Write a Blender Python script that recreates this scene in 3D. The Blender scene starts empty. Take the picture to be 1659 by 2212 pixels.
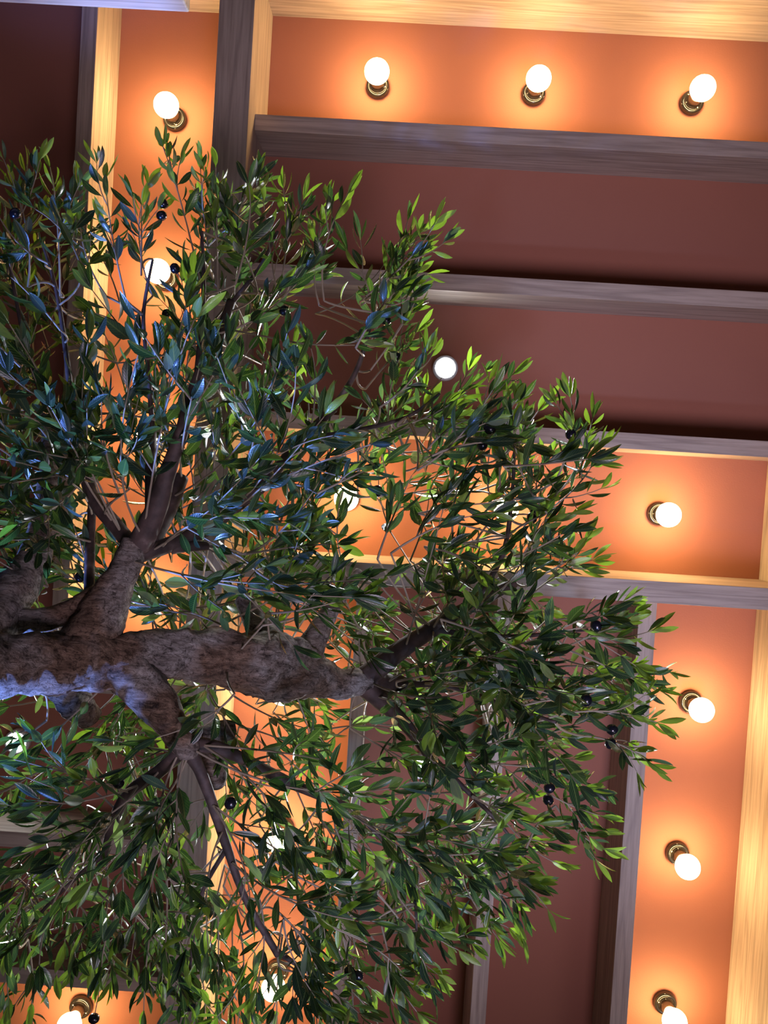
import bpy, bmesh, math, random
from mathutils import Vector, Matrix, noise
random.seed(7)
C = bpy.context.scene.collection
sc = bpy.context.scene
PI = math.pi

# ------------------------------------------------------------------ camera
F = 1900.0; CX, CY = 829.5, 1106.0; EYE = 1.5
def rot(rx, ry, rz):
    return (Matrix.Rotation(ry, 3, 'Y') @ Matrix.Rotation(rx, 3, 'X') @ Matrix.Rotation(rz, 3, 'Z'))
RM = rot(-0.0318265, -0.0169954, -0.0618074)
cd = bpy.data.cameras.new('camera'); cam = bpy.data.objects.new('camera', cd); C.objects.link(cam)
cd.sensor_fit = 'HORIZONTAL'; cd.sensor_width = 36.0; cd.lens = F / 1659.0 * 36.0; cd.clip_start = 0.02
M4 = (RM @ Matrix(((1, 0, 0), (0, -1, 0), (0, 0, -1)))).to_4x4(); M4.translation = (0, 0, EYE)
cam.matrix_world = M4
sc.camera = cam
def P(px, py, h):
    """world point at height h above the eye that lies on the sight line through a pixel"""
    d = RM @ Vector(((px - CX) / F, (py - CY) / F, 1.0))
    d = d / d.z * h
    return Vector((d.x, d.y, EYE + h))

# ------------------------------------------------------------------ light and exposure
sc.view_settings.view_transform = 'Standard'; sc.view_settings.look = 'None'
sc.view_settings.gamma = 1.0; sc.view_settings.use_curve_mapping = False
sc.view_settings.exposure = 0.0
w = bpy.data.worlds.new('world'); sc.world = w; w.use_nodes = True
w.node_tree.nodes['Background'].inputs[0].default_value = (1.0, 0.85, 0.8, 1)
w.node_tree.nodes['Background'].inputs[1].default_value = 0.035
BULB_L = 62.0; BULB_COL = (1.0, 0.66, 0.285)
def spot(name, loc, target, energy, col, size, blend, rad):
    l = bpy.data.lights.new(name, 'SPOT'); l.energy = energy; l.color = col
    l.spot_size = math.radians(size); l.spot_blend = blend; l.shadow_soft_size = rad
    o = bpy.data.objects.new(name, l); C.objects.link(o); o.location = loc
    o.rotation_euler = (Vector(target) - Vector(loc)).to_track_quat('-Z', 'Y').to_euler()
    return o
spot('blue_spot', (-1.05, 1.05, 2.26), (-0.55, 0.2, 2.58), 380, (0.15, 0.29, 1.0), 31, 0.6, 0.03)
spot('blue_spot', (-0.75, 0.0, 1.95), (-0.80, -0.70, 2.62), 42, (0.13, 0.25, 1.0), 34, 0.5, 0.03)  # extra blue spot, added only to tint the board
spot('blue_spot', (0.6, 1.5, 0.9), (0.27, 0.6, 2.8), 85, (0.34, 0.55, 1.0), 38, 0.9, 0.08)  # separate blue spot added to tint the lower right leaves, source unseen
spot('added_fill_spot', (0.7, 1.0, 0.2), (0.18, -0.05, 3.7), 205, (0.97, 0.77, 1.05), 56, 1.0, 0.45)  # unseen fill added below to lift the maroon bays and timber undersides
al = bpy.data.lights.new('added_fill_area', 'AREA'); al.energy = 20; al.color = (0.9, 0.88, 1.0); al.shape = 'RECTANGLE'; al.size = 2.2; al.size_y = 1.4  # cool area fill added from below, no window stands there
ao = bpy.data.objects.new('added_fill_area', al); C.objects.link(ao); ao.location = (1.9, 2.2, 1.2)
ao.rotation_euler = (Vector((-0.1, 0.2, 3.0)) - ao.location).to_track_quat('-Z', 'Y').to_euler()

# ------------------------------------------------------------------ materials
def mat(name):
    m = bpy.data.materials.new(name); m.use_nodes = True
    nt = m.node_tree; b = nt.nodes['Principled BSDF']
    return m, nt, b
def N(nt, t, **kw):
    n = nt.nodes.new(t)
    for k, v in kw.items(): setattr(n, k, v)
    return n
def ramp(nt, stops):
    r = N(nt, 'ShaderNodeValToRGB'); e = r.color_ramp.elements
    while len(e) < len(stops): e.new(0.5)
    for el, (p, c) in zip(e, stops): el.position = p; el.color = (*c, 1)
    return r
def simple(name, col, rough=0.5, metal=0.0, spec=0.5):
    m, nt, b = mat(name)
    b.inputs['Base Color'].default_value = (*col, 1); b.inputs['Roughness'].default_value = rough
    b.inputs['Metallic'].default_value = metal; b.inputs['Specular IOR Level'].default_value = spec
    return m
def paint(name, col, var=0.03):
    m, nt, b = mat(name); L = nt.links.new
    g = N(nt, 'ShaderNodeNewGeometry'); n1 = N(nt, 'ShaderNodeTexNoise'); n1.inputs['Scale'].default_value = 3; n1.inputs['Detail'].default_value = 3
    L(g.outputs['Position'], n1.inputs['Vector'])
    r = ramp(nt, [(0.3, tuple(c * (1 - var) for c in col)), (0.7, tuple(c * (1 + var) for c in col))])
    L(n1.outputs['Fac'], r.inputs['Fac']); L(r.outputs['Color'], b.inputs['Base Color'])
    n2 = N(nt, 'ShaderNodeTexNoise'); n2.inputs['Scale'].default_value = 260; n2.inputs['Detail'].default_value = 2
    L(g.outputs['Position'], n2.inputs['Vector'])
    bp = N(nt, 'ShaderNodeBump'); bp.inputs['Strength'].default_value = 0.25; bp.inputs['Distance'].default_value = 0.001
    L(n2.outputs['Fac'], bp.inputs['Height']); L(bp.outputs['Normal'], b.inputs['Normal'])
    b.inputs['Roughness'].default_value = 0.75; b.inputs['Specular IOR Level'].default_value = 0.2
    return m
def wood(name, axis, seed, dark=1.0):
    m, nt, b = mat(name); L = nt.links.new
    g = N(nt, 'ShaderNodeNewGeometry')
    mp = N(nt, 'ShaderNodeMapping'); sl, sw = 1.3, 26.0
    mp.inputs['Scale'].default_value = (sl, sw, sw) if axis == 'X' else (sw, sl, sw)
    mp.inputs['Location'].default_value = (seed * 3.1, seed * 7.7, seed * 1.3)
    L(g.outputs['Position'], mp.inputs['Vector'])
    # slow bend of the grain, with cathedral figure
    nz = N(nt, 'ShaderNodeTexNoise'); nz.inputs['Scale'].default_value = 0.55; nz.inputs['Detail'].default_value = 2; nz.inputs['Distortion'].default_value = 0.4
    L(mp.outputs['Vector'], nz.inputs['Vector'])
    ml = N(nt, 'ShaderNodeMath', operation='MULTIPLY'); ml.inputs[1].default_value = 9.0; L(nz.outputs['Fac'], ml.inputs[0])
    fr = N(nt, 'ShaderNodeMath', operation='PINGPONG'); fr.inputs[1].default_value = 0.5; L(ml.outputs[0], fr.inputs[0])
    fine = N(nt, 'ShaderNodeTexNoise'); fine.inputs['Scale'].default_value = 5.0; fine.inputs['Detail'].default_value = 6; fine.inputs['Roughness'].default_value = 0.6
    L(mp.outputs['Vector'], fine.inputs['Vector'])
    r1 = ramp(nt, [(0.0, (0.42 * dark, 0.345 * dark, 0.285 * dark)), (0.25, (0.53 * dark, 0.44 * dark, 0.36 * dark)), (1.0, (0.60 * dark, 0.505 * dark, 0.415 * dark))])
    L(fr.outputs[0], r1.inputs['Fac'])
    r2 = ramp(nt, [(0.34, (0.66, 0.62, 0.60)), (0.6, (1.0, 1.0, 1.0))]); L(fine.outputs['Fac'], r2.inputs['Fac'])
    mx = N(nt, 'ShaderNodeMixRGB', blend_type='MULTIPLY'); mx.inputs[0].default_value = 0.75
    L(r1.outputs['Color'], mx.inputs[1]); L(r2.outputs['Color'], mx.inputs[2])
    L(mx.outputs[0], b.inputs['Base Color'])
    bp = N(nt, 'ShaderNodeBump'); bp.inputs['Strength'].default_value = 0.2; bp.inputs['Distance'].default_value = 0.001
    L(fine.outputs['Fac'], bp.inputs['Height']); L(bp.outputs['Normal'], b.inputs['Normal'])
    b.inputs['Roughness'].default_value = 0.55; b.inputs['Specular IOR Level'].default_value = 0.3
    return m
TERRA = paint('terracotta_paint', (0.40, 0.163, 0.106))
PLASTER = paint('dark_plaster', (0.12, 0.10, 0.095))
CONCRETE = paint('floor_concrete', (0.16, 0.15, 0.145), 0.15)

# ------------------------------------------------------------------ object helpers
def link(name, me, m=None, parent=None):
    o = bpy.data.objects.new(name, me); C.objects.link(o)
    if m: me.materials.append(m)
    if parent: o.parent = parent
    return o
def tag(o, label, cat, group=None):
    o['label'] = label; o['category'] = cat
    if group: o['group'] = group
    return o
def box_mesh(name, lo, hi, bev=0.0):
    bm = bmesh.new()
    vs = [bm.verts.new((x, y, z)) for x in (lo[0], hi[0]) for y in (lo[1], hi[1]) for z in (lo[2], hi[2])]
    for f in ((0, 1, 3, 2), (4, 6, 7, 5), (0, 4, 5, 1), (2, 3, 7, 6), (0, 2, 6, 4), (1, 5, 7, 3)):
        bm.faces.new([vs[i] for i in f])
    bmesh.ops.recalc_face_normals(bm, faces=bm.faces)
    if bev: bmesh.ops.bevel(bm, geom=list(bm.edges), offset=bev, segments=2, affect='EDGES', profile=0.5)
    me = bpy.data.meshes.new(name); bm.to_mesh(me); bm.free(); return me
def box(name, lo, hi, m, parent=None, bev=0.0):
    return link(name, box_mesh(name, lo, hi, bev), m, parent)
def lathe(name, prof, seg=32, axis=-1):
    """profile (r, z) turned about Z; z is measured downward from the ceiling when axis is -1"""
    bm = bmesh.new(); rings = []
    for r, z in prof:
        if r < 1e-6: rings.append([bm.verts.new((0, 0, axis * z))])
        else: rings.append([bm.verts.new((r * math.cos(2 * PI * i / seg), r * math.sin(2 * PI * i / seg), axis * z)) for i in range(seg)])
    for a, b in zip(rings, rings[1:]):
        for i in range(seg):
            j = (i + 1) % seg
            if len(a) == 1 and len(b) == 1: continue
            if len(a) == 1: bm.faces.new((a[0], b[i], b[j]))
            elif len(b) == 1: bm.faces.new((a[i], a[j], b[0]))
            else: bm.faces.new((a[i], a[j], b[j], b[i]))
    bmesh.ops.recalc_face_normals(bm, faces=bm.faces)
    for f in bm.faces: f.smooth = True
    me = bpy.data.meshes.new(name); bm.to_mesh(me); bm.free(); return me

# ------------------------------------------------------------------ room shell
ZC = EYE + 2.2                        # underside of the painted ceiling
ZP = EYE + 1.963                      # underside of the deep timbers
ZS = EYE + 2.0387                     # underside of the shallow timbers
X0, X1, Y0, Y1 = -2.3, 2.1, -1.9, 2.5
def structure(o): o['kind'] = 'structure'; return o
structure(box('ceiling', (X0, Y0, ZC), (X1, Y1, ZC + 0.12), TERRA))
structure(box('floor', (X0, Y0, -0.1), (X1, Y1, 0), CONCRETE))
structure(box('wall_left', (X0 - 0.1, Y0, 0), (X0, Y1, ZC), PLASTER))
structure(box('wall_right', (X1, Y0, 0), (X1 + 0.1, Y1, ZC), PLASTER))
structure(box('wall_back', (X0, Y0 - 0.1, 0), (X1, Y0, ZC), PLASTER))
structure(box('wall_front', (X0, Y1, 0), (X1, Y1 + 0.1, ZC), PLASTER))

# ------------------------------------------------------------------ timber grid on the ceiling
def beam(x0, x1, y0, y1, zb, axis, seed, label, group, dark=1.0):
    o = box('ceiling_timber', (x0, y0, zb), (x1, y1, ZC), wood('oak_%s_%d' % (axis, seed), axis, seed, dark), bev=0.0012)
    return tag(o, label, 'ceiling beam', group)
AL, AR = -0.4643, -0.3862
LL, LR = -0.7978, -0.7606
BL, BR = -0.0859, -0.0502
CL, CR = 0.2415, 0.2783
DL, DR = 0.5690, 0.6095
RP = 0.9037; TP = -1.134
K1, K2, K3 = (-0.8287, -0.7915), (-0.491, -0.4522), (-0.1525, -0.1149)
K4 = (0.1793, 0.2287)
gd, gs = 'deep timbers of the ceiling grid', 'shallow timbers of the ceiling grid'
beam(AL, AR, TP, Y1, ZP, 'Y', 1, 'widest grey-brown timber running the whole height of the view, left of centre', gd)
beam(X0, X1, TP - 0.09, TP, ZP, 'X', 2, 'honey-lit timber crossing the very top edge above the row of three bulbs', gd)
beam(RP, RP + 0.08, K3[1], Y1, ZP, 'Y', 3, 'honey-lit timber down the right edge beside the three stacked bulbs', gd)
beam(AR, RP, K4[0], K4[1], EYE + 1.973, 'X', 4, 'wide grey timber under the orange band that holds the single uncovered bulb', gd)
beam(LL, LR, TP, 0.494, ZS, 'Y', 5, 'narrow timber between dark maroon bay and orange strip at upper left', gs)
beam(AR, X1, K1[0], K1[1], ZS, 'X', 6, 'narrow timber directly below the top row of three bulbs', gs)
beam(AR, X1, K2[0], K2[1], ZS, 'X', 7, 'narrow pale timber dividing the two maroon bays at upper right', gs)
beam(AR, X1, K3[0], K3[1], ZS, 'X', 8, 'narrow timber between the lower maroon bay and the orange band at mid right', gs)
beam(BL, BR, K4[1], Y1, ZS, 'Y', 9, 'narrow timber between orange strip and maroon bay behind the lower leaves', gs)
beam(CL, CR, K4[1], Y1, ZS, 'Y', 10, 'narrow pale timber between the two maroon bays at the bottom', gs)
beam(DL, DR, K4[1], Y1, ZS, 'Y', 11, 'narrow timber along the left side of the strip with three stacked bulbs', gs)
beam(X0, AL, 0.494, 0.532, ZS, 'X', 12, 'narrow timber hidden behind the trunk, ending the upper left orange strip', gs)
beam(X0, AL, 0.8746, 0.912, ZS, 'X', 13, 'narrow timber between two maroon bays behind the lower left leaves', gs)
beam(X0, AL, 1.1996, 1.239, ZS, 'X', 14, 'narrow timber above the bottom left orange bay', gs)

# ------------------------------------------------------------------ bulbs on black lampholders
HOLD = simple('black_bakelite', (0.028, 0.024, 0.022), 0.12, 0.3, 0.8)
NECK = simple('bronze_socket', (0.16, 0.10, 0.07), 0.35, 0.6)
STEEL = simple('screw_steel', (0.7, 0.66, 0.6), 0.25, 1.0)
bm_, nt_, b_ = mat('lit_bulb_glass')
b_.inputs['Base Color'].default_value = (0.9, 0.85, 0.75, 1); b_.inputs['Emission Color'].default_value = (*BULB_COL, 1); b_.inputs['Emission Strength'].default_value = BULB_L
BULBM = bm_
hold_me = lathe('lampholder', [(0, 0), (0.0275, 0), (0.0285, 0.002), (0.0285, 0.013), (0.0265, 0.0165), (0.0225, 0.018), (0.021, 0.0165), (0.0185, 0.0175), (0.017, 0.021), (0.0155, 0.0225), (0, 0.0225)])
neck_me = lathe('socket', [(0.0, 0.022), (0.0158, 0.022), (0.0155, 0.036), (0.0145, 0.0375), (0.0145, 0.044), (0.0135, 0.0455), (0, 0.0455)])
prof = [(0.0125, 0.045), (0.014, 0.050), (0.0185, 0.058)]
for i in range(0, 15):
    a = math.radians(38 + i * (142 / 14.0)); prof.append((0.0295 * math.sin(a) if i < 14 else 0.0, 0.0865 - 0.0295 * math.cos(a)))
bulb_me = lathe('bulb', prof)
screw_me = lathe('screw', [(0, 0.0175), (0.0028, 0.0175), (0.0028, 0.0188), (0.0014, 0.0195), (0, 0.0195)], 10)
for me, m in ((hold_me, HOLD), (neck_me, NECK), (bulb_me, BULBM), (screw_me, STEEL)): me.materials.append(m)
def lamp(px, py, label, turn, group='bare bulbs on the orange ceiling strips'):
    p = P(px, py, 2.19); e = bpy.data.objects.new('ceiling_bulb', None); C.objects.link(e)
    e.location = (p.x, p.y, ZC); e.rotation_euler = (0, 0, turn); e.empty_display_size = 0.05
    for nm, me in (('lampholder', hold_me), ('socket', neck_me), ('bulb', bulb_me)):
        o = bpy.data.objects.new(nm, me); C.objects.link(o); o.parent = e
    for s in (-1, 1):
        o = bpy.data.objects.new('screw', screw_me); C.objects.link(o); o.parent = e; o.location = (s * 0.0195, 0, 0.0)
    return tag(e, label, 'light bulb', group)
lamp(377, 256, 'lit bulb on black holder at upper left, above the leaves', 1.2)
lamp(816, 186, 'lit bulb, leftmost of the row of three along the top', 0.2)
lamp(1153, 201, 'lit bulb, middle of the row of three along the top', 0.6)
lamp(1495, 221, 'lit bulb, rightmost of the row of three along the top', 0.9)
lamp(1424, 1110, 'lit bulb alone in the orange band at mid right', 1.6)
lamp(1493, 1517, 'lit bulb, uppermost of three stacked in the lower right strip', 0.5)
lamp(1464, 1844, 'lit bulb, middle of three stacked in the lower right strip', 0.4)
lamp(1437, 2167, 'lit bulb, lowest of three in the right strip, cut by the bottom edge', 0.3)
lamp(359, 602, 'lit bulb glaring through the topmost leaves at left', 0.8)
lamp(341, 946, 'lit bulb glaring through leaves between upright boughs at left', 0.1)
lamp(322, 1287, 'lit bulb hidden behind leaves beside the upright limb', 0.1)
lamp(1086, 1098, 'lit bulb half hidden by leaves in the orange band, nearer the uncovered bulb', 0.4)
lamp(752, 1076, 'lit bulb glaring through dense leaves at the centre of the crown', 0.9)
lamp(619, 1482, 'lit bulb hidden behind the thick leaning trunk', 0.2)
lamp(610, 1790, 'lit bulb behind leaves below the trunk', 0.7)
lamp(600, 2098, 'lit bulb behind hanging leaves near the bottom edge', 0.3)
lamp(174, 2176, 'lit bulb in the bottom left orange bay', 0.5)

# ------------------------------------------------------------------ white downlights in the maroon bays
RING = simple('white_trim_ring', (0.8, 0.8, 0.8), 0.4)
lm, lnt, lb = mat('downlight_lens'); lb.inputs['Base Color'].default_value = (0.9, 0.9, 0.9, 1)
lb.inputs['Emission Color'].default_value = (0.92, 0.95, 1.0, 1); lb.inputs['Emission Strength'].default_value = 90
ring_me = lathe('trim_ring', [(0.0, 0.0), (0.031, 0.0), (0.031, 0.022), (0.029, 0.024), (0.0245, 0.024), (0.0235, 0.018), (0.0, 0.018)], 32); ring_me.materials.append(RING)
lens_me = lathe('lens', [(0.0, 0.0185), (0.0232, 0.0185), (0.021, 0.0225), (0.012, 0.0245), (0.0, 0.025)], 32); lens_me.materials.append(lm)
def downlight(px, py, label):
    p = P(px, py, 2.18); e = bpy.data.objects.new('downlight', None); C.objects.link(e); e.location = (p.x, p.y, ZC)
    for nm, me in (('trim_ring', ring_me), ('lens', lens_me)):
        o = bpy.data.objects.new(nm, me); C.objects.link(o); o.parent = e
    l = bpy.data.lights.new('downlight_beam', 'SPOT'); l.energy = 42; l.color = (0.93, 0.96, 1.0); l.spot_size = math.radians(110); l.spot_blend = 0.6; l.shadow_soft_size = 0.02
    o = bpy.data.objects.new('downlight_beam', l); C.objects.link(o); o.parent = e; o.location = (0, 0, -0.05)
    return tag(e, label, 'downlight', 'round white downlights in the maroon bays')
downlight(962, 795, 'round white downlight in the maroon bay, just right of the crown')
downlight(36, 1603, 'round white downlight flaring at the left edge, below the trunk')
downlight(911, 1657, 'round white downlight seen through leaves below the fork of the trunk')

# ------------------------------------------------------------------ blue lit board at the top left corner
q = P(410, 28, 1.25)
tag(box('timber_board', (X0, q.y - 0.03, EYE + 0.98), (q.x, q.y, EYE + 1.25), wood('board_oak', 'X', 21, 1.1), bev=0.003),
    'blue-lit wooden board cutting across the top left corner', 'board')

# ------------------------------------------------------------------ olive tree
def bark():
    m, nt, b = mat('olive_bark'); L = nt.links.new
    tc = N(nt, 'ShaderNodeNewGeometry')
    mp = N(nt, 'ShaderNodeMapping'); mp.inputs['Scale'].default_value = (9, 40, 40); L(tc.outputs['Position'], mp.inputs['Vector'])
    n1 = N(nt, 'ShaderNodeTexNoise'); n1.inputs['Scale'].default_value = 2.6; n1.inputs['Detail'].default_value = 12; n1.inputs['Roughness'].default_value = 0.78; n1.inputs['Distortion'].default_value = 0.5
    L(mp.outputs['Vector'], n1.inputs['Vector'])
    vo = N(nt, 'ShaderNodeTexVoronoi', feature='DISTANCE_TO_EDGE'); vo.inputs['Scale'].default_value = 2.2
    L(mp.outputs['Vector'], vo.inputs['Vector'])
    n2 = N(nt, 'ShaderNodeTexNoise'); n2.inputs['Scale'].default_value = 11; n2.inputs['Detail'].default_value = 4; L(tc.outputs['Position'], n2.inputs['Vector'])
    r1 = ramp(nt, [(0.34, (0.03, 0.023, 0.018)), (0.46, (0.28, 0.24, 0.205)), (0.62, (0.66, 0.60, 0.54))]); L(n1.outputs['Fac'], r1.inputs['Fac'])
    r2 = ramp(nt, [(0.42, (0.62, 0.42, 0.28)), (0.58, (1.0, 1.0, 1.0))]); L(n2.outputs['Fac'], r2.inputs['Fac'])
    mx = N(nt, 'ShaderNodeMixRGB', blend_type='MULTIPLY'); mx.inputs[0].default_value = 0.9
    L(r1.outputs['Color'], mx.inputs[1]); L(r2.outputs['Color'], mx.inputs[2])
    r3 = ramp(nt, [(0.0, (0.25, 0.22, 0.2)), (0.06, (1, 1, 1))]); L(vo.outputs['Distance'], r3.inputs['Fac'])
    mx2 = N(nt, 'ShaderNodeMixRGB', blend_type='MULTIPLY'); mx2.inputs[0].default_value = 0.35
    L(mx.outputs[0], mx2.inputs[1]); L(r3.outputs['Color'], mx2.inputs[2]); 
    n3 = N(nt, 'ShaderNodeTexNoise'); n3.inputs['Scale'].default_value = 95; n3.inputs['Detail'].default_value = 5; n3.inputs['Roughness'].default_value = 0.7; n3.inputs['Distortion'].default_value = 1.5
    L(tc.outputs['Position'], n3.inputs['Vector']); r4 = ramp(nt, [(0.36, (0.16, 0.14, 0.13)), (0.47, (1, 1, 1))]); L(n3.outputs['Fac'], r4.inputs['Fac'])
    mx3 = N(nt, 'ShaderNodeMixRGB', blend_type='MULTIPLY'); mx3.inputs[0].default_value = 0.8; L(mx2.outputs[0], mx3.inputs[1]); L(r4.outputs['Color'], mx3.inputs[2]); L(mx3.outputs[0], b.inputs['Base Color'])
    hs = N(nt, 'ShaderNodeMath', operation='MULTIPLY_ADD'); hs.inputs[1].default_value = 0.5; L(n3.outputs['Fac'], hs.inputs[0]); L(n1.outputs['Fac'], hs.inputs[2])
    bp = N(nt, 'ShaderNodeBump'); bp.inputs['Strength'].default_value = 1.0; bp.inputs['Distance'].default_value = 0.010
    L(hs.outputs[0], bp.inputs['Height']); L(bp.outputs['Normal'], b.inputs['Normal'])
    b.inputs['Roughness'].default_value = 0.8; b.inputs['Specular IOR Level'].default_value = 0.25
    return m
BARK = bark()
def branch_mat():
    m, nt, b = mat('smooth_branch'); L = nt.links.new
    tc = N(nt, 'ShaderNodeNewGeometry'); n1 = N(nt, 'ShaderNodeTexNoise'); n1.inputs['Scale'].default_value = 45; n1.inputs['Detail'].default_value = 6
    L(tc.outputs['Position'], n1.inputs['Vector'])
    r = ramp(nt, [(0.35, (0.03, 0.019, 0.016)), (0.62, (0.085, 0.056, 0.048)), (0.8, (0.22, 0.17, 0.15))]); L(n1.outputs['Fac'], r.inputs['Fac']); L(r.outputs['Color'], b.inputs['Base Color'])
    bp = N(nt, 'ShaderNodeBump'); bp.inputs['Strength'].default_value = 0.5; bp.inputs['Distance'].default_value = 0.003
    L(n1.outputs['Fac'], bp.inputs['Height']); L(bp.outputs['Normal'], b.inputs['Normal']); b.inputs['Roughness'].default_value = 0.7
    return m
BRANCH = branch_mat()
STEM = simple('pale_twig', (0.26, 0.215, 0.15), 0.6)
OLIVE = simple('black_olive', (0.006, 0.006, 0.012), 0.22, 0.0, 0.6)
def leaf_mat():
    m = bpy.data.materials.new('olive_leaf'); m.use_nodes = True; nt = m.node_tree; L = nt.links.new
    b = nt.nodes['Principled BSDF']; out = nt.nodes['Material Output']
    at = N(nt, 'ShaderNodeAttribute', attribute_name='tint'); uv = N(nt, 'ShaderNodeUVMap', uv_map='UVMap')
    sp = N(nt, 'ShaderNodeSeparateXYZ'); L(uv.outputs['UV'], sp.inputs[0])
    # pale midrib and side veins
    d = N(nt, 'ShaderNodeMath', operation='SUBTRACT'); d.inputs[1].default_value = 0.5; L(sp.outputs['X'], d.inputs[0])
    ab = N(nt, 'ShaderNodeMath', operation='ABSOLUTE'); L(d.outputs[0], ab.inputs[0])
    rr = ramp(nt, [(0.0, (1, 1, 1)), (0.07, (0, 0, 0))]); L(ab.outputs[0], rr.inputs['Fac'])
    v1 = N(nt, 'ShaderNodeMath', operation='MULTIPLY_ADD'); v1.inputs[1].default_value = -0.55; L(ab.outputs[0], v1.inputs[0]); L(sp.outputs['Y'], v1.inputs[2])
    v2 = N(nt, 'ShaderNodeMath', operation='MULTIPLY'); v2.inputs[1].default_value = 60.0; L(v1.outputs[0], v2.inputs[0])
    v3 = N(nt, 'ShaderNodeMath', operation='SINE'); L(v2.outputs[0], v3.inputs[0])
    rv = ramp(nt, [(0.55, (0, 0, 0)), (1.0, (0.35, 0.35, 0.35))]); L(v3.outputs[0], rv.inputs['Fac'])
    ad = N(nt, 'ShaderNodeMath', operation='MAXIMUM'); L(rr.outputs['Color'], ad.inputs[0]); L(rv.outputs['Color'], ad.inputs[1])
    mx = N(nt, 'ShaderNodeMixRGB'); mx.blend_type = 'MIX'; 
    ml = N(nt, 'ShaderNodeMath', operation='MULTIPLY'); ml.inputs[1].default_value = 0.30; L(ad.outputs[0], ml.inputs[0]); L(ml.outputs[0], mx.inputs[0])
    L(at.outputs['Color'], mx.inputs[1]); mx.inputs[2].default_value = (0.24, 0.30, 0.16, 1)
    L(mx.outputs[0], b.inputs['Base Color']); b.inputs['Roughness'].default_value = 0.27; b.inputs['Specular IOR Level'].default_value = 0.55
    bp = N(nt, 'ShaderNodeBump'); bp.inputs['Strength'].default_value = 0.4; bp.inputs['Distance'].default_value = 0.0006; bp.invert = True
    L(ad.outputs[0], bp.inputs['Height']); L(bp.outputs['Normal'], b.inputs['Normal'])
    tr = N(nt, 'ShaderNodeBsdfTranslucent')
    sat = N(nt, 'ShaderNodeMixRGB', blend_type='MULTIPLY'); sat.inputs[0].default_value = 1.0; L(mx.outputs[0], sat.inputs[1]); sat.inputs[2].default_value = (2.2, 2.6, 0.7, 1)
    L(sat.outputs[0], tr.inputs['Color'])
    ms = N(nt, 'ShaderNodeMixShader'); ms.inputs[0].default_value = 0.40
    L(b.outputs[0], ms.inputs[1]); L(tr.outputs[0], ms.inputs[2]); L(ms.outputs[0], out.inputs['Surface'])
    return m
LEAF = leaf_mat()

def catmull(pts, n):
    out = []
    for i in range(len(pts) - 1):
        p0 = pts[max(i - 1, 0)]; p1 = pts[i]; p2 = pts[i + 1]; p3 = pts[min(i + 2, len(pts) - 1)]
        for k in range(n):
            t = k / n
            out.append([0.5 * ((2 * b) + (-a + c) * t + (2 * a - 5 * b + 4 * c - d) * t * t + (-a + 3 * b - 3 * c + d) * t ** 3) for a, b, c, d in zip(p0, p1, p2, p3)])
    out.append(list(pts[-1])); return out
def tube(name, pts, m, parent, seg=14, n=6, rough=0.0, freq=14.0, cap=True):
    """pts: (x, y, z, r)"""
    s = catmull(pts, n); bm = bmesh.new(); rings = []; up = Vector((0.3, 0.2, 1)).normalized(); prev = None
    for i, q in enumerate(s):
        p = Vector(q[:3]); a = Vector(s[max(i - 1, 0)][:3]); b = Vector(s[min(i + 1, len(s) - 1)][:3]); t = (b - a).normalized()
        if prev is None: u = t.orthogonal().normalized()
        else: u = (prev - t * prev.dot(t)).normalized()
        prev = u; v = t.cross(u); ring = []
        for k in range(seg):
            an = 2 * PI * k / seg; d = u * math.cos(an) + v * math.sin(an); r = max(q[3], 0.0006)
            pp = p + d * r
            if rough:
                f = noise.noise(pp * freq) * 0.55 + noise.noise(pp * freq * 2.7) * 0.3 + noise.noise(pp * freq * 7) * 0.12
                pp = p + d * r * (1 + rough * f)
            ring.append(bm.verts.new(pp))
        rings.append(ring)
    for a, b in zip(rings, rings[1:]):
        for k in range(seg): bm.faces.new((a[k], a[(k + 1) % seg], b[(k + 1) % seg], b[k]))
    if cap:
        for rg, nx, sgn in ((rings[0], rings[1], 1), (rings[-1], rings[-2], -1)):
            c = sum((v.co for v in rg), Vector()) / seg
            o = sum((v.co for v in nx), Vector()) / seg
            rr = (rg[0].co - c).length
            cv = bm.verts.new(c + (c - o).normalized() * rr * 0.35)
            for k in range(seg): bm.faces.new((rg[k], rg[(k + 1) % seg], cv))
    bmesh.ops.recalc_face_normals(bm, faces=bm.faces)
    for f in bm.faces: f.smooth = True
    me = bpy.data.meshes.new(name); bm.to_mesh(me); bm.free()
    return link(name, me, m, parent)
def pix(pts):
    """(px, py, h, radius in pixels) -> (x, y, z, r)"""
    return [(*P(a, b, h), r * h / F) for a, b, h, r in pts]

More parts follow.
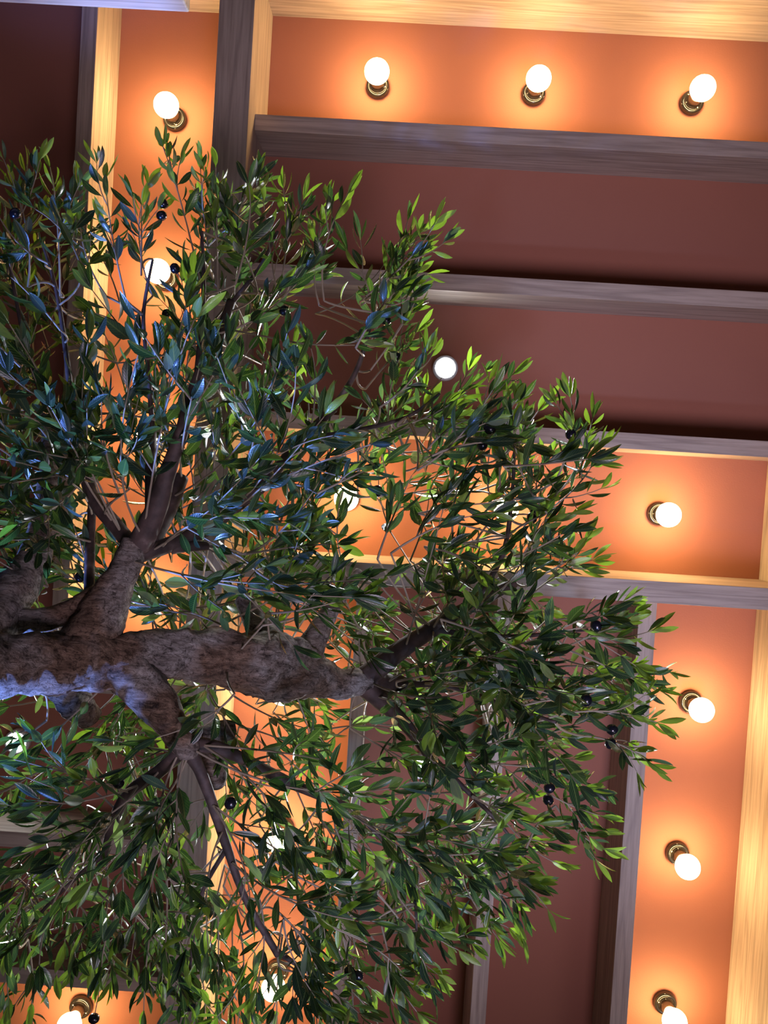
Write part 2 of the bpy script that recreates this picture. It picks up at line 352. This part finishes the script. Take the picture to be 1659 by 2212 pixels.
base = Vector((-0.92, -0.05, 0.0))
tree = bpy.data.objects.new('olive_tree', None); C.objects.link(tree); tree.location = base
tag(tree, 'leaning olive tree with gnarled trunk, dense narrow leaves and black olives', 'tree')
tree.matrix_world = Matrix.Translation(base); TI = Matrix.Translation(-base)
class _P:  # geometry is written in world space, parent inverse keeps it there
    pass
def adopt(o, parent=None):
    o.parent = parent or tree
    o.matrix_parent_inverse = TI if parent is None else Matrix.Identity(4)
    return o
def bough(name, pts, m, **k):
    return adopt(tube(name, pix(pts), m, None, **k))
tr_pts = [(base.x - 0.02, base.y, 0.0, 0.085), (base.x + 0.0, base.y + 0.01, 0.12, 0.062), (base.x + 0.04, base.y + 0.05, 0.8, 0.052), (base.x + 0.16, base.y + 0.12, 1.6, 0.046)] + \
    pix([(-420, 1462, 1.00, 76), (-150, 1452, 1.07, 72), (0, 1441, 1.12, 68), (120, 1433, 1.16, 66), (240, 1424, 1.20, 62), (330, 1412, 1.23, 52), (430, 1414, 1.26, 54), (550, 1432, 1.29, 68), (630, 1447, 1.315, 70), (680, 1460, 1.33, 54), (730, 1474, 1.345, 34), (800, 1474, 1.365, 26)])
adopt(tube('trunk', tr_pts, BARK, None, seg=40, n=14, rough=0.42, freq=26))
# limbs
limb = [
 ('limb', [(180, 1400, 1.19, 62), (215, 1340, 1.20, 54), (240, 1285, 1.21, 42), (268, 1230, 1.225, 34), (295, 1175, 1.24, 30)], BARK, 0.3),
 ('limb', [(-60, 1420, 1.12, 60), (5, 1320, 1.20, 52), (45, 1255, 1.25, 44), (78, 1190, 1.30, 34), (98, 1100, 1.36, 26), (108, 1000, 1.42, 20), (104, 880, 1.50, 14)], BARK, 0.3),
 ('limb', [(10, 1345, 1.19, 30), (90, 1338, 1.20, 27), (150, 1322, 1.21, 26), (215, 1285, 1.22, 28)], BARK, 0.35),
 ('limb', [(250, 1430, 1.20, 52), (300, 1470, 1.20, 52), (345, 1530, 1.19, 44), (380, 1580, 1.18, 34), (402, 1615, 1.175, 27), (405, 1635, 1.175, 22)], BARK, 0.3),
 ('sawn_stub', [(130, 1470, 1.30, 40), (165, 1520, 1.32, 36), (195, 1552, 1.34, 27)], BARK, 0.35),
 ('sawn_stub', [(640, 1420, 1.34, 34), (590, 1385, 1.36, 30), (555, 1345, 1.38, 26), (525, 1292, 1.40, 22)], BARK, 0.3),
 ('sawn_stub', [(660, 1420, 1.33, 36), (678, 1385, 1.35, 30), (700, 1345, 1.38, 22), (740, 1285, 1.42, 14), (775, 1235, 1.46, 10)], BARK, 0.3),
 ('sawn_stub', [(420, 1600, 1.25, 22), (470, 1582, 1.27, 24), (505, 1580, 1.28, 20)], BARK, 0.3),
 ('sawn_stub', [(425, 1625, 1.24, 14), (460, 1665, 1.25, 24), (470, 1695, 1.26, 18)], BARK, 0.3),
 ('branch', [(290, 1185, 1.24, 18), (245, 1130, 1.27, 17), (200, 1075, 1.30, 15), (180, 1000, 1.33, 13), (165, 900, 1.37, 11), (150, 840, 1.41, 8)], BRANCH, 0.12),
 ('branch', [(300, 1180, 1.24, 28), (335, 1105, 1.22, 24), (362, 1020, 1.21, 19), (390, 940, 1.20, 15), (408, 870, 1.20, 12), (430, 800, 1.21, 9)], BRANCH, 0.12),
 ('branch', [(322, 1170, 1.26, 24), (360, 1100, 1.30, 22), (392, 1030, 1.33, 16)], BRANCH, 0.12),
 ('branch', [(300, 1198, 1.24, 20), (350, 1182, 1.26, 18), (430, 1150, 1.30, 18), (500, 1098, 1.34, 17), (575, 1040, 1.38, 14), (650, 950, 1.43, 11), (722, 882, 1.47, 9)], BRANCH, 0.12),
 ('branch', [(370, 1185, 1.27, 13), (410, 1180, 1.28, 12), (450, 1180, 1.29, 9)], BRANCH, 0.12),
 ('branch', [(193, 1300, 1.24, 12), (194, 1200, 1.29, 11), (198, 1110, 1.34, 9), (200, 1000, 1.4, 7)], BRANCH, 0.12),
 ('branch', [(326, 1110, 1.33, 13), (326, 1000, 1.38, 12), (330, 930, 1.42, 8)], BRANCH, 0.12),
 ('branch', [(440, 800, 1.42, 9), (468, 740, 1.45, 12), (500, 650, 1.48, 10)], BRANCH, 0.1),
 ('branch', [(790, 1465, 1.365, 26), (850, 1415, 1.38, 22), (935, 1358, 1.40, 18), (1020, 1308, 1.42, 15), (1112, 1258, 1.44, 11)], BRANCH, 0.15),
 ('branch', [(785, 1480, 1.365, 24), (830, 1520, 1.36, 19), (880, 1570, 1.36, 14), (930, 1640, 1.36, 9)], BRANCH, 0.12),
 ('branch', [(800, 1474, 1.37, 24), (850, 1478, 1.40, 22), (890, 1482, 1.42, 17)], BRANCH, 0.12),
 ('branch', [(400, 1612, 1.18, 20), (345, 1665, 1.20, 15), (280, 1712, 1.23, 14), (245, 1775, 1.26, 11), (225, 1850, 1.30, 8)], BRANCH, 0.12),
 ('branch', [(402, 1615, 1.18, 20), (432, 1665, 1.19, 14), (460, 1740, 1.20, 12), (490, 1830, 1.22, 10), (530, 1940, 1.24, 8), (600, 2062, 1.27, 8)], BRANCH, 0.12),
 ('branch', [(405, 1612, 1.18, 20), (460, 1612, 1.20, 15), (530, 1642, 1.23, 13), (620, 1688, 1.27, 12), (700, 1722, 1.30, 10), (760, 1745, 1.33, 7)], BRANCH, 0.12),
 ('branch', [(1020, 1308, 1.42, 7), (1085, 1200, 1.38, 6), (1105, 1080, 1.36, 4.5), (1112, 960, 1.36, 3)], BRANCH, 0.1),
 ('branch', [(935, 1358, 1.40, 8), (1060, 1375, 1.36, 6), (1180, 1370, 1.33, 4), (1270, 1360, 1.31, 3)], BRANCH, 0.1),
 ('branch', [(850, 1480, 1.40, 9), (960, 1480, 1.34, 7), (1080, 1520, 1.26, 5.5), (1200, 1560, 1.2, 3.5)], BRANCH, 0.1),
 ('branch', [(925, 1632, 1.36, 8), (1000, 1700, 1.34, 6), (1080, 1780, 1.34, 4), (1130, 1850, 1.36, 3)], BRANCH, 0.1),
 ('branch', [(755, 1742, 1.33, 6), (830, 1820, 1.33, 5), (890, 1920, 1.34, 4), (900, 2010, 1.34, 3)], BRANCH, 0.1),
 ('branch', [(718, 886, 1.47, 8), (770, 800, 1.44, 6), (800, 700, 1.42, 4.5), (810, 640, 1.4, 3)], BRANCH, 0.1),
 ('branch', [(426, 806, 1.21, 7), (436, 700, 1.26, 6), (440, 600, 1.3, 4.5), (436, 500, 1.32, 3)], BRANCH, 0.1),
 ('branch', [(152, 846, 1.41, 7), (140, 740, 1.42, 5.5), (120, 620, 1.42, 4), (90, 520, 1.42, 3)], BRANCH, 0.1),
 ('branch', [(104, 884, 1.50, 9), (60, 760, 1.48, 6), (30, 620, 1.46, 4), (10, 500, 1.44, 3)], BRANCH, 0.1),
 ('branch', [(225, 1845, 1.30, 7), (160, 1900, 1.3, 5), (90, 1970, 1.3, 4), (40, 2040, 1.3, 3)], BRANCH, 0.1),
 ('branch', [(490, 1832, 1.22, 6), (440, 1920, 1.26, 5), (420, 2010, 1.3, 4), (410, 2100, 1.3, 3)], BRANCH, 0.1),
 ('branch', [(598, 2055, 1.27, 7), (650, 2090, 1.3, 4.5), (720, 2140, 1.32, 3)], BRANCH, 0.1),
 ('branch', [(650, 950, 1.43, 7), (770, 930, 1.42, 5.5), (880, 900, 1.4, 4), (950, 850, 1.38, 3)], BRANCH, 0.1),
 ('branch', [(330, 935, 1.42, 6), (320, 800, 1.42, 5), (310, 680, 1.42, 4), (330, 560, 1.4, 3)], BRANCH, 0.1),
 ('branch', [(500, 655, 1.48, 6), (560, 580, 1.46, 4.5), (600, 500, 1.42, 3)], BRANCH, 0.1),
]
for nm, pts, m, ro in limb:
    bough(nm, pts, m, seg=26 if m is BARK else 14, n=8, rough=ro, freq=30)
NODES = []
for nm, pts, m, ro in limb:
    if nm == 'sawn_stub': continue
    for q in catmull(pts, 3): NODES.append((q[0], q[1], q[2]))
for q in [(300, 1410, 1.22), (500, 1430, 1.28), (600, 1440, 1.31), (760, 1470, 1.35), (60, 1440, 1.14), (-60, 1445, 1.1)]: NODES.append(q)

# ---- leaves
LAMP0 = Vector((0, 0, EYE)); LAMPD = (P(962, 795, 1.4) - LAMP0).normalized()
def tint(kind):
    r = random.random()
    if kind == 'young':
        a = random.uniform(0.6, 1.2); return (0.13 * a, 0.21 * a, 0.045 * a)
    if r < 0.55: a = random.uniform(0.6, 1.3); return (0.014 * a, 0.034 * a, 0.022 * a)
    if r < 0.75: a = random.uniform(0.8, 1.3); return (0.030 * a, 0.058 * a, 0.024 * a)
    if r < 0.93: a = random.uniform(0.8, 1.3); return (0.03 * a, 0.06 * a, 0.058 * a)
    a = random.uniform(0.8, 1.2); return (0.12 * a, 0.17 * a, 0.13 * a)
class Leaves:
    def __init__(s): s.v = []; s.f = []; s.uv = []; s.col = []
    def add(s, p, d, nrm, ln, wd, curl, col):
        d = d.normalized(); sd = d.cross(nrm)
        for t_ in (0.3, 0.9):          # the crown leaves the first downlight free
            if ((Vector(p) + d * ln * t_ - LAMP0).cross(LAMPD)).length < 0.026: return
        if sd.length < 1e-4: return
        sd.normalize(); n = sd.cross(d)
        sts = [(0.0, 0.06), (0.1, 0.2), (0.25, 0.70), (0.45, 0.98), (0.65, 1.0), (0.83, 0.70), (0.95, 0.26)]
        b0 = len(s.v); th = 0.0; c = Vector(p); last = 0
        side = random.uniform(-0.25, 0.25)
        for t, wf in sts:
            step = (t - last) * ln; last = t
            ang = curl * t; c = c + (d * math.cos(ang) - n * math.sin(ang) + sd * side * t).normalized() * step
            nn = (n * math.cos(ang) + d * math.sin(ang)); hw = wd * 0.5 * wf
            for k, x in ((0, -1), (1, 0), (2, 1)):
                s.v.append(c + sd * x * hw + nn * (abs(x) * hw * 0.38)); s.uv.append((0.5 + 0.5 * x * max(wf, 0.3), t)); s.col.append(col)
        c = c + (d * math.cos(curl) - n * math.sin(curl)) * (ln * 0.06)
        s.v.append(c); s.uv.append((0.5, 1)); s.col.append(col)
        for i in range(len(sts) - 1):
            for k in (0, 1):
                a = b0 + i * 3 + k; s.f.append((a, a + 1, a + 4, a + 3))
        e = b0 + (len(sts) - 1) * 3; t_ = len(s.v) - 1
        s.f += [(e, e + 1, t_), (e + 1, e + 2, t_)]
    def build(s, name):
        me = bpy.data.meshes.new(name); me.from_pydata([tuple(v) for v in s.v], [], s.f)
        ca = me.color_attributes.new('tint', 'FLOAT_COLOR', 'POINT')
        for i, c in enumerate(s.col): ca.data[i].color = (*c, 1)
        ul = me.uv_layers.new(name='UVMap'); li = [0] * len(me.loops); me.loops.foreach_get('vertex_index', li)
        for i, vi in enumerate(li): ul.data[i].uv = s.uv[vi]
        me.polygons.foreach_set('use_smooth', [True] * len(me.polygons)); me.update(); return me
class Stems:
    def __init__(s): s.v = []; s.f = []
    def add(s, pts, r0, r1, seg=6):
        b0 = len(s.v); n = len(pts); prev = None
        for i, p in enumerate(pts):
            t = (pts[min(i + 1, n - 1)] - pts[max(i - 1, 0)]).normalized()
            u = t.orthogonal().normalized() if prev is None else (prev - t * prev.dot(t)).normalized(); prev = u; w_ = t.cross(u)
            r = r0 + (r1 - r0) * i / (n - 1)
            for k in range(seg): a = 2 * PI * k / seg; s.v.append(p + (u * math.cos(a) + w_ * math.sin(a)) * r)
        for i in range(n - 1):
            for k in range(seg):
                a = b0 + i * seg + k; b = b0 + i * seg + (k + 1) % seg; s.f.append((a, b, b + seg, a + seg))
    def build(s, name):
        me = bpy.data.meshes.new(name); me.from_pydata([tuple(v) for v in s.v], [], s.f)
        me.polygons.foreach_set('use_smooth', [True] * len(me.polygons)); me.update(); return me
def rnd_unit():
    while True:
        v = Vector((random.uniform(-1, 1), random.uniform(-1, 1), random.uniform(-1, 1)))
        if 0.1 < v.length < 1: return v.normalized()
def dress(path, LV, ST, start, lmin, lmax, gap, young=0.25, side=True, rr=(0.0016, 0.0007)):
    """stem along path with leaves in pairs; path is a list of Vectors"""
    ST.add(path, rr[0], rr[1])
    seg = [(b - a).length for a, b in zip(path, path[1:])]; tot = sum(seg); s = tot * start; flip = random.random() * PI
    while s <= tot + 1e-6:
        a = s; i = 0
        while i < len(seg) - 1 and a > seg[i]: a -= seg[i]; i += 1
        p = path[i].lerp(path[i + 1], min(a / seg[i], 1)); t = (path[i + 1] - path[i]).normalized()
        u = t.orthogonal().normalized(); v = t.cross(u); fr = s / tot
        for k in range(2):
            if random.random() < 0.12: continue
            an = flip + k * PI + random.uniform(-0.5, 0.5); o = u * math.cos(an) + v * math.sin(an)
            sp = random.uniform(0.6, 1.35) * (1.0 - 0.35 * fr)
            d = t * math.cos(sp) + o * math.sin(sp)
            nrm = (t * math.sin(sp) - o * math.cos(sp)) * -1 + rnd_unit() * 0.55
            ln = random.uniform(lmin, lmax) * (1 - 0.25 * fr); 
            yg = random.random() < young * max(0, fr - 0.45) * 2.2
            LV.add(p + o * 0.001, d, nrm, ln, ln * random.uniform(0.23, 0.33), random.uniform(-0.25, 0.8), tint('young' if yg else 'old'))
        flip += 1.35 + random.uniform(-0.3, 0.3); s += gap * random.uniform(0.75, 1.25)
    t = (path[-1] - path[-2]).normalized()
    for k in range(random.choice((2, 3, 3))):
        d = (t + rnd_unit() * 0.45); LV.add(path[-1], d, rnd_unit(), random.uniform(lmin, lmax) * 0.85, lmin * 0.26, random.uniform(-0.2, 0.5), tint('young' if random.random() < young * 1.6 else 'old'))
def bez(a, b, bend, n=9):
    m = (a + b) / 2 + bend; return [a * (1 - t) ** 2 + m * 2 * t * (1 - t) + b * t * t for t in [i / (n - 1) for i in range(n)]]
def nearest(px, py, h):
    best = min(NODES, key=lambda q: (q[0] - px) ** 2 + (q[1] - py) ** 2 + ((q[2] - h) * 500) ** 2 + random.uniform(0, 9000)); return best

# key sprays whose tips shape the outline: (tip x, tip y, h, start x, start y)
KEY = [
 (8, 345, 1.35, 60, 620), (108, 362, 1.38, 130, 640), (55, 372, 1.5, 20, 600), (228, 388, 1.35, 270, 640), (172, 412, 1.45, 230, 640), (352, 318, 1.36, 440, 640),
 (432, 352, 1.42, 460, 600), (466, 362, 1.32, 470, 640), (318, 400, 1.45, 330, 640), (562, 378, 1.42, 600, 640), (612, 408, 1.36, 600, 640), (750, 420, 1.36, 700, 650), (708, 432, 1.46, 690, 660),
 (938, 486, 1.33, 790, 640), (905, 555, 1.42, 780, 660), (880, 478, 1.45, 800, 620), (868, 600, 1.40, 800, 740), (895, 655, 1.38, 800, 800), (900, 718, 1.45, 790, 840), (918, 765, 1.34, 820, 880), (1010, 845, 1.36, 860, 920),
 (985, 880, 1.4, 860, 930), (1055, 828, 1.42, 1040, 1000), (1112, 868, 1.36, 1080, 1050), (1172, 876, 1.44, 1100, 1050), (1232, 858, 1.34, 1200, 1040), (1280, 905, 1.42, 1190, 1080),
 (1300, 965, 1.36, 1150, 1120), (1238, 1035, 1.46, 1120, 1160), (1268, 1165, 1.36, 1150, 1250), (1280, 1210, 1.44, 1140, 1290), (1232, 1110, 1.4, 1130, 1200), (1345, 1300, 1.34, 1180, 1340), (1410, 1362, 1.30, 1200, 1370),
 (1385, 1440, 1.44, 1210, 1420), (1420, 1490, 1.34, 1220, 1400), (1335, 1500, 1.4, 1180, 1460), (1418, 1560, 1.30, 1160, 1560), (1408, 1650, 1.32, 1260, 1590), (1290, 1510, 1.42, 1140, 1520), (1240, 1640, 1.44, 1100, 1600), (1296, 1762, 1.34, 1140, 1680),
 (1302, 1832, 1.38, 1200, 1740), (1262, 1700, 1.44, 1120, 1660), (1205, 1865, 1.40, 1080, 1760), (1160, 1780, 1.3, 1020, 1720), (1182, 1962, 1.34, 1060, 1860), (1125, 2012, 1.38, 1020, 1880), (1078, 2030, 1.44, 1000, 1900), (1130, 1880, 1.44, 1000, 1800),
 (992, 1992, 1.38, 880, 1860), (990, 2052, 1.30, 850, 1920), (935, 2115, 1.36, 840, 1960), (900, 2185, 1.30, 820, 1980), (880, 2230, 1.4, 800, 2020), (800, 2160, 1.42, 760, 1980), (760, 2240, 1.34, 740, 2020), (690, 2200, 1.28, 660, 1980),
 (600, 2230, 1.36, 610, 2020), (545, 2150, 1.24, 560, 1940), (510, 2230, 1.3, 520, 2020), (470, 2170, 1.36, 470, 1960), (400, 2190, 1.28, 420, 1980), (440, 2240, 1.4, 420, 2040), (310, 2200, 1.3, 330, 1990), (350, 2120, 1.22, 360, 1900),
 (240, 2120, 1.36, 250, 1920), (200, 2080, 1.24, 230, 1880), (120, 2110, 1.3, 150, 1900), (20, 2170, 1.3, 60, 1960), (50, 2250, 1.36, 60, 2030), (10, 2060, 1.2, 80, 1850), (-40, 2110, 1.34, 30, 1890),
]
INNER = [ # big nearer sprays in front of limbs and trunk: tip, h, start
 (420, 690, 1.04, 300, 1160), (440, 760, 1.06, 440, 1060), (300, 760, 1.05, 290, 1140), (190, 740, 1.08, 280, 1150), (20, 700, 1.04, 260, 1140), (60, 780, 1.1, 240, 1150), (620, 720, 1.08, 400, 1080), (640, 790, 1.1, 450, 1060),
 (560, 990, 1.1, 330, 1190), (830, 1245, 1.16, 300, 1245), (760, 1290, 1.14, 310, 1246), (0, 990, 1.05, 200, 1110), (20, 1080, 1.1, 230, 1190), (560, 1120, 1.12, 340, 1190), (700, 900, 1.16, 480, 1120), (800, 960, 1.2, 560, 1090),
 (40, 1130, 1.08, 150, 1040), (110, 880, 1.02, 200, 1010), (1050, 1480, 1.12, 800, 1484), (1180, 1440, 1.14, 820, 1480), (1240, 1500, 1.1, 960, 1480), (1120, 1590, 1.08, 860, 1540), (1000, 1620, 1.1, 800, 1500), (1150, 1540, 1.05, 930, 1500), (1060, 1680, 1.1, 880, 1560),
 (1130, 1240, 1.2, 960, 1380), (1160, 1380, 1.16, 980, 1440), (860, 1700, 1.08, 420, 1600), (690, 1640, 1.1, 430, 1590), (640, 1830, 1.1, 440, 1620), (700, 1900, 1.14, 500, 1700), (400, 1900, 1.06, 400, 1610), (330, 1930, 1.1, 395, 1620),
 (200, 1900, 1.08, 390, 1640), (60, 1830, 1.08, 340, 1690), (20, 1740, 1.1, 300, 1700), (120, 1960, 1.12, 300, 1740), (260, 2010, 1.1, 360, 1800), (450, 2050, 1.08, 410, 1820), (540, 1960, 1.1, 440, 1760), (900, 1860, 1.12, 640, 1700), (980, 1780, 1.1, 740, 1680),
 (1080, 1840, 1.12, 850, 1700), (800, 1990, 1.12, 600, 1840), (30, 1640, 1.14, 180, 1600), (250, 1600, 1.2, 380, 1640), (960, 1090, 1.24, 800, 1240), (1090, 1180, 1.26, 900, 1330),
]
BOUND = [(-60, 480), (60, 430), (200, 470), (330, 420), (460, 400), (600, 450), (740, 480), (830, 540), (860, 620), (870, 720), (900, 800), (960, 880), (1100, 930), (1200, 940), (1210, 1040), (1180, 1150), (1230, 1260), (1300, 1370), (1310, 1440), (1260, 1540), (1240, 1620), (1200, 1700), (1160, 1800), (1100, 1900), (1040, 1960), (940, 2020), (880, 2120), (800, 2180), (600, 2130), (480, 2120), (300, 2090), (150, 2050), (0, 2060), (-60, 2060)]
def inside(x, y):
    c = False; n = len(BOUND); j = n - 1
    for i in range(n):
        xi, yi = BOUND[i]; xj, yj = BOUND[j]
        if (yi > y) != (yj > y) and x < (xj - xi) * (y - yi) / (yj - yi) + xi: c = not c
        j = i
    return c
def twig(tip, start, h0, h1, lmin, lmax, gap, side, LV, ST, young):
    a = P(start[0], start[1], h0); b = P(tip[0], tip[1], h1); L_ = (b - a).length
    bd = rnd_unit() * L_ * 0.2; path = bez(a, b, bd)
    dress(path, LV, ST, 0.3, lmin, lmax, gap, young, rr=(0.0018, 0.0007))
    for k in range(side):
        t = random.uniform(0.3, 0.8); i = int(t * (len(path) - 1)); p = path[i]; tt = (path[i + 1] - path[i]).normalized()
        o = rnd_unit(); o = (o - tt * o.dot(tt)).normalized(); e = p + (tt * 0.85 + o * 0.6) * L_ * random.uniform(0.28, 0.5)
        dress(bez(p, e, rnd_unit() * 0.01, 6), LV, ST, 0.25, lmin * 0.9, lmax * 0.9, gap, young, rr=(0.0012, 0.0006))
def part(LV, ST):
    ALLSTEM.extend(ST.v[::6])
    s = link('leafy_twig', ST.build('leafy_twig'), STEM); adopt(s)
    l = link('foliage', LV.build('foliage'), LEAF); l.parent = s
ALLSTEM = []
count = 0
for tx, ty, h, sx, sy in INNER:
    LV, ST = Leaves(), Stems(); q = min(NODES, key=lambda n: (n[0] - sx) ** 2 + (n[1] - sy) ** 2 + random.uniform(0, 1500))
    twig((tx, ty), (q[0], q[1]), q[2] - 0.008, h, 0.040, 0.064, 0.028, 2, LV, ST, 0.12); part(LV, ST); count += 1
# outline sprays: joined to the nearest bough by their own long stem
bgL, bgS = Leaves(), Stems()
for i, (tx, ty, h, sx, sy) in enumerate(KEY):
    own = count < 100
    LV, ST = (Leaves(), Stems()) if own else (bgL, bgS)
    q = nearest(sx, sy, h); st = P(sx, sy, h + 0.03)
    ST.add(bez(P(q[0], q[1], q[2]), st, rnd_unit() * 0.02, 7), 0.0022, 0.0018)
    twig((tx, ty), (sx, sy), h + 0.03, h, 0.036, 0.056, 0.023, 2, LV, ST, 0.6)  # young share raised so pale leaf colour also imitates backlight at the outline
    if own: part(LV, ST); count += 1
# everything that fills the crown
cx0, cy0 = 430, 1420
nfill = 0
OPEN = [(700, 1470, 860, 1440), (860, 1420, 1110, 1258), (405, 1620, 700, 1722), (290, 1180, 400, 880), (300, 1200, 500, 1100), (405, 1620, 240, 1790), (405, 1620, 490, 1830), (60, 1300, 100, 1050), (790, 1480, 880, 1570)]
def near_seg(x, y, x0, y0, x1, y1):
    vx, vy = x1 - x0, y1 - y0; t = max(0, min(1, ((x - x0) * vx + (y - y0) * vy) / (vx * vx + vy * vy)))
    return math.hypot(x - x0 - vx * t, y - y0 - vy * t)
while nfill < 360:
    x = random.uniform(-60, 1320); y = random.uniform(400, 2200)
    if not inside(x, y): continue
    # keep the trunk and the thick limbs open to view
    h = random.choice((random.uniform(1.16, 1.35), random.uniform(1.35, 1.62), random.uniform(1.45, 1.72)))
    if h < 1.36 and (1330 < y < 1530 and x < 820): h += 0.3
    if h < 1.45 and any(near_seg(x, y, *g) < 60 for g in OPEN): h += 0.22
    dx, dy = x - cx0, y - cy0; dl = math.hypot(dx, dy) + 1; ln = random.uniform(120, 240)
    an = math.atan2(dy, dx) + random.gauss(0, 0.55)
    sx, sy = x - math.cos(an) * ln * 0.6, y - math.sin(an) * ln * 0.6; tx, ty = x + math.cos(an) * ln * 0.4, y + math.sin(an) * ln * 0.4
    if h < 1.36 and (1345 < ty < 1510 and tx < 800): continue
    q = nearest(sx, sy, h)
    bgS.add(bez(P(q[0], q[1], q[2]), P(sx, sy, h + 0.02), rnd_unit() * 0.02, 6), 0.0018, 0.0014, 5)
    twig((tx, ty), (sx, sy), h + 0.02, h + random.uniform(-0.06, 0.06), 0.040, 0.062, 0.026, 1, bgL, bgS, 0.18)
    nfill += 1
s = adopt(link('twig_tangle', bgS.build('twig_tangle'), STEM)); s['kind'] = 'stuff'
l = adopt(link('dense_foliage', bgL.build('dense_foliage'), LEAF)); l['kind'] = 'stuff'
# olives
RI = RM.transposed(); EYEV = Vector((0, 0, EYE)); ALLST = ALLSTEM + bgS.v[::5]
om = lathe('olive', [(0.0 if i in (0, 14) else 0.0082 * math.sin(PI * i / 14), -0.0092 * math.cos(PI * i / 14)) for i in range(15)], 20); om.materials.append(OLIVE)
for x, y, h in [(352, 440, 1.3), (349, 466, 1.29), (33, 461, 1.3), (833, 692, 1.3), (1233, 938, 1.3), (1058, 926, 1.3), (1042, 962, 1.29), (1156, 1103, 1.28), (1149, 1119, 1.27), (814, 1061, 1.27), (1322, 1576, 1.02), (1319, 1606, 1.0),
                (1266, 1513, 1.25), (1187, 1702, 1.2), (1184, 1728, 1.2), (755, 2096, 1.1), (773, 2107, 1.1), (412, 2172, 1.15), (203, 2200, 1.02), (256, 1690, 1.12), (498, 1735, 1.1), (615, 672, 1.4), (856, 770, 1.38), (378, 580, 1.3), (160, 709, 1.25), (189, 600, 1.35), (173, 1247, 1.22), (360, 677, 1.3), (1288, 1352, 1.28)]:
    # hang each one from the nearest twig in its line of sight
    best = None
    for v in ALLST:
        c = RI @ (v - EYEV)
        if c.z < 0.5: continue
        dd = math.hypot(c.x / c.z * F + CX - x, c.y / c.z * F + CY - y) + abs(v.z - EYE - h) * 60
        if best is None or dd < best[0]: best = (dd, v)
    p = P(x, y, best[1].z - EYE + random.uniform(-0.012, 0.004))
    o = bpy.data.objects.new('olive', om); C.objects.link(o); adopt(o)
    o.location = p; o.rotation_euler = (random.uniform(0, 3), random.uniform(0, 3), random.uniform(0, 3))
    st = Stems(); st.add(bez(best[1], p, Vector((0, 0, 0.004)), 6), 0.0009, 0.0009, 5)
    adopt(link('stalk', st.build('stalk'), STEM))
print('leaf faces', len(bgL.f))
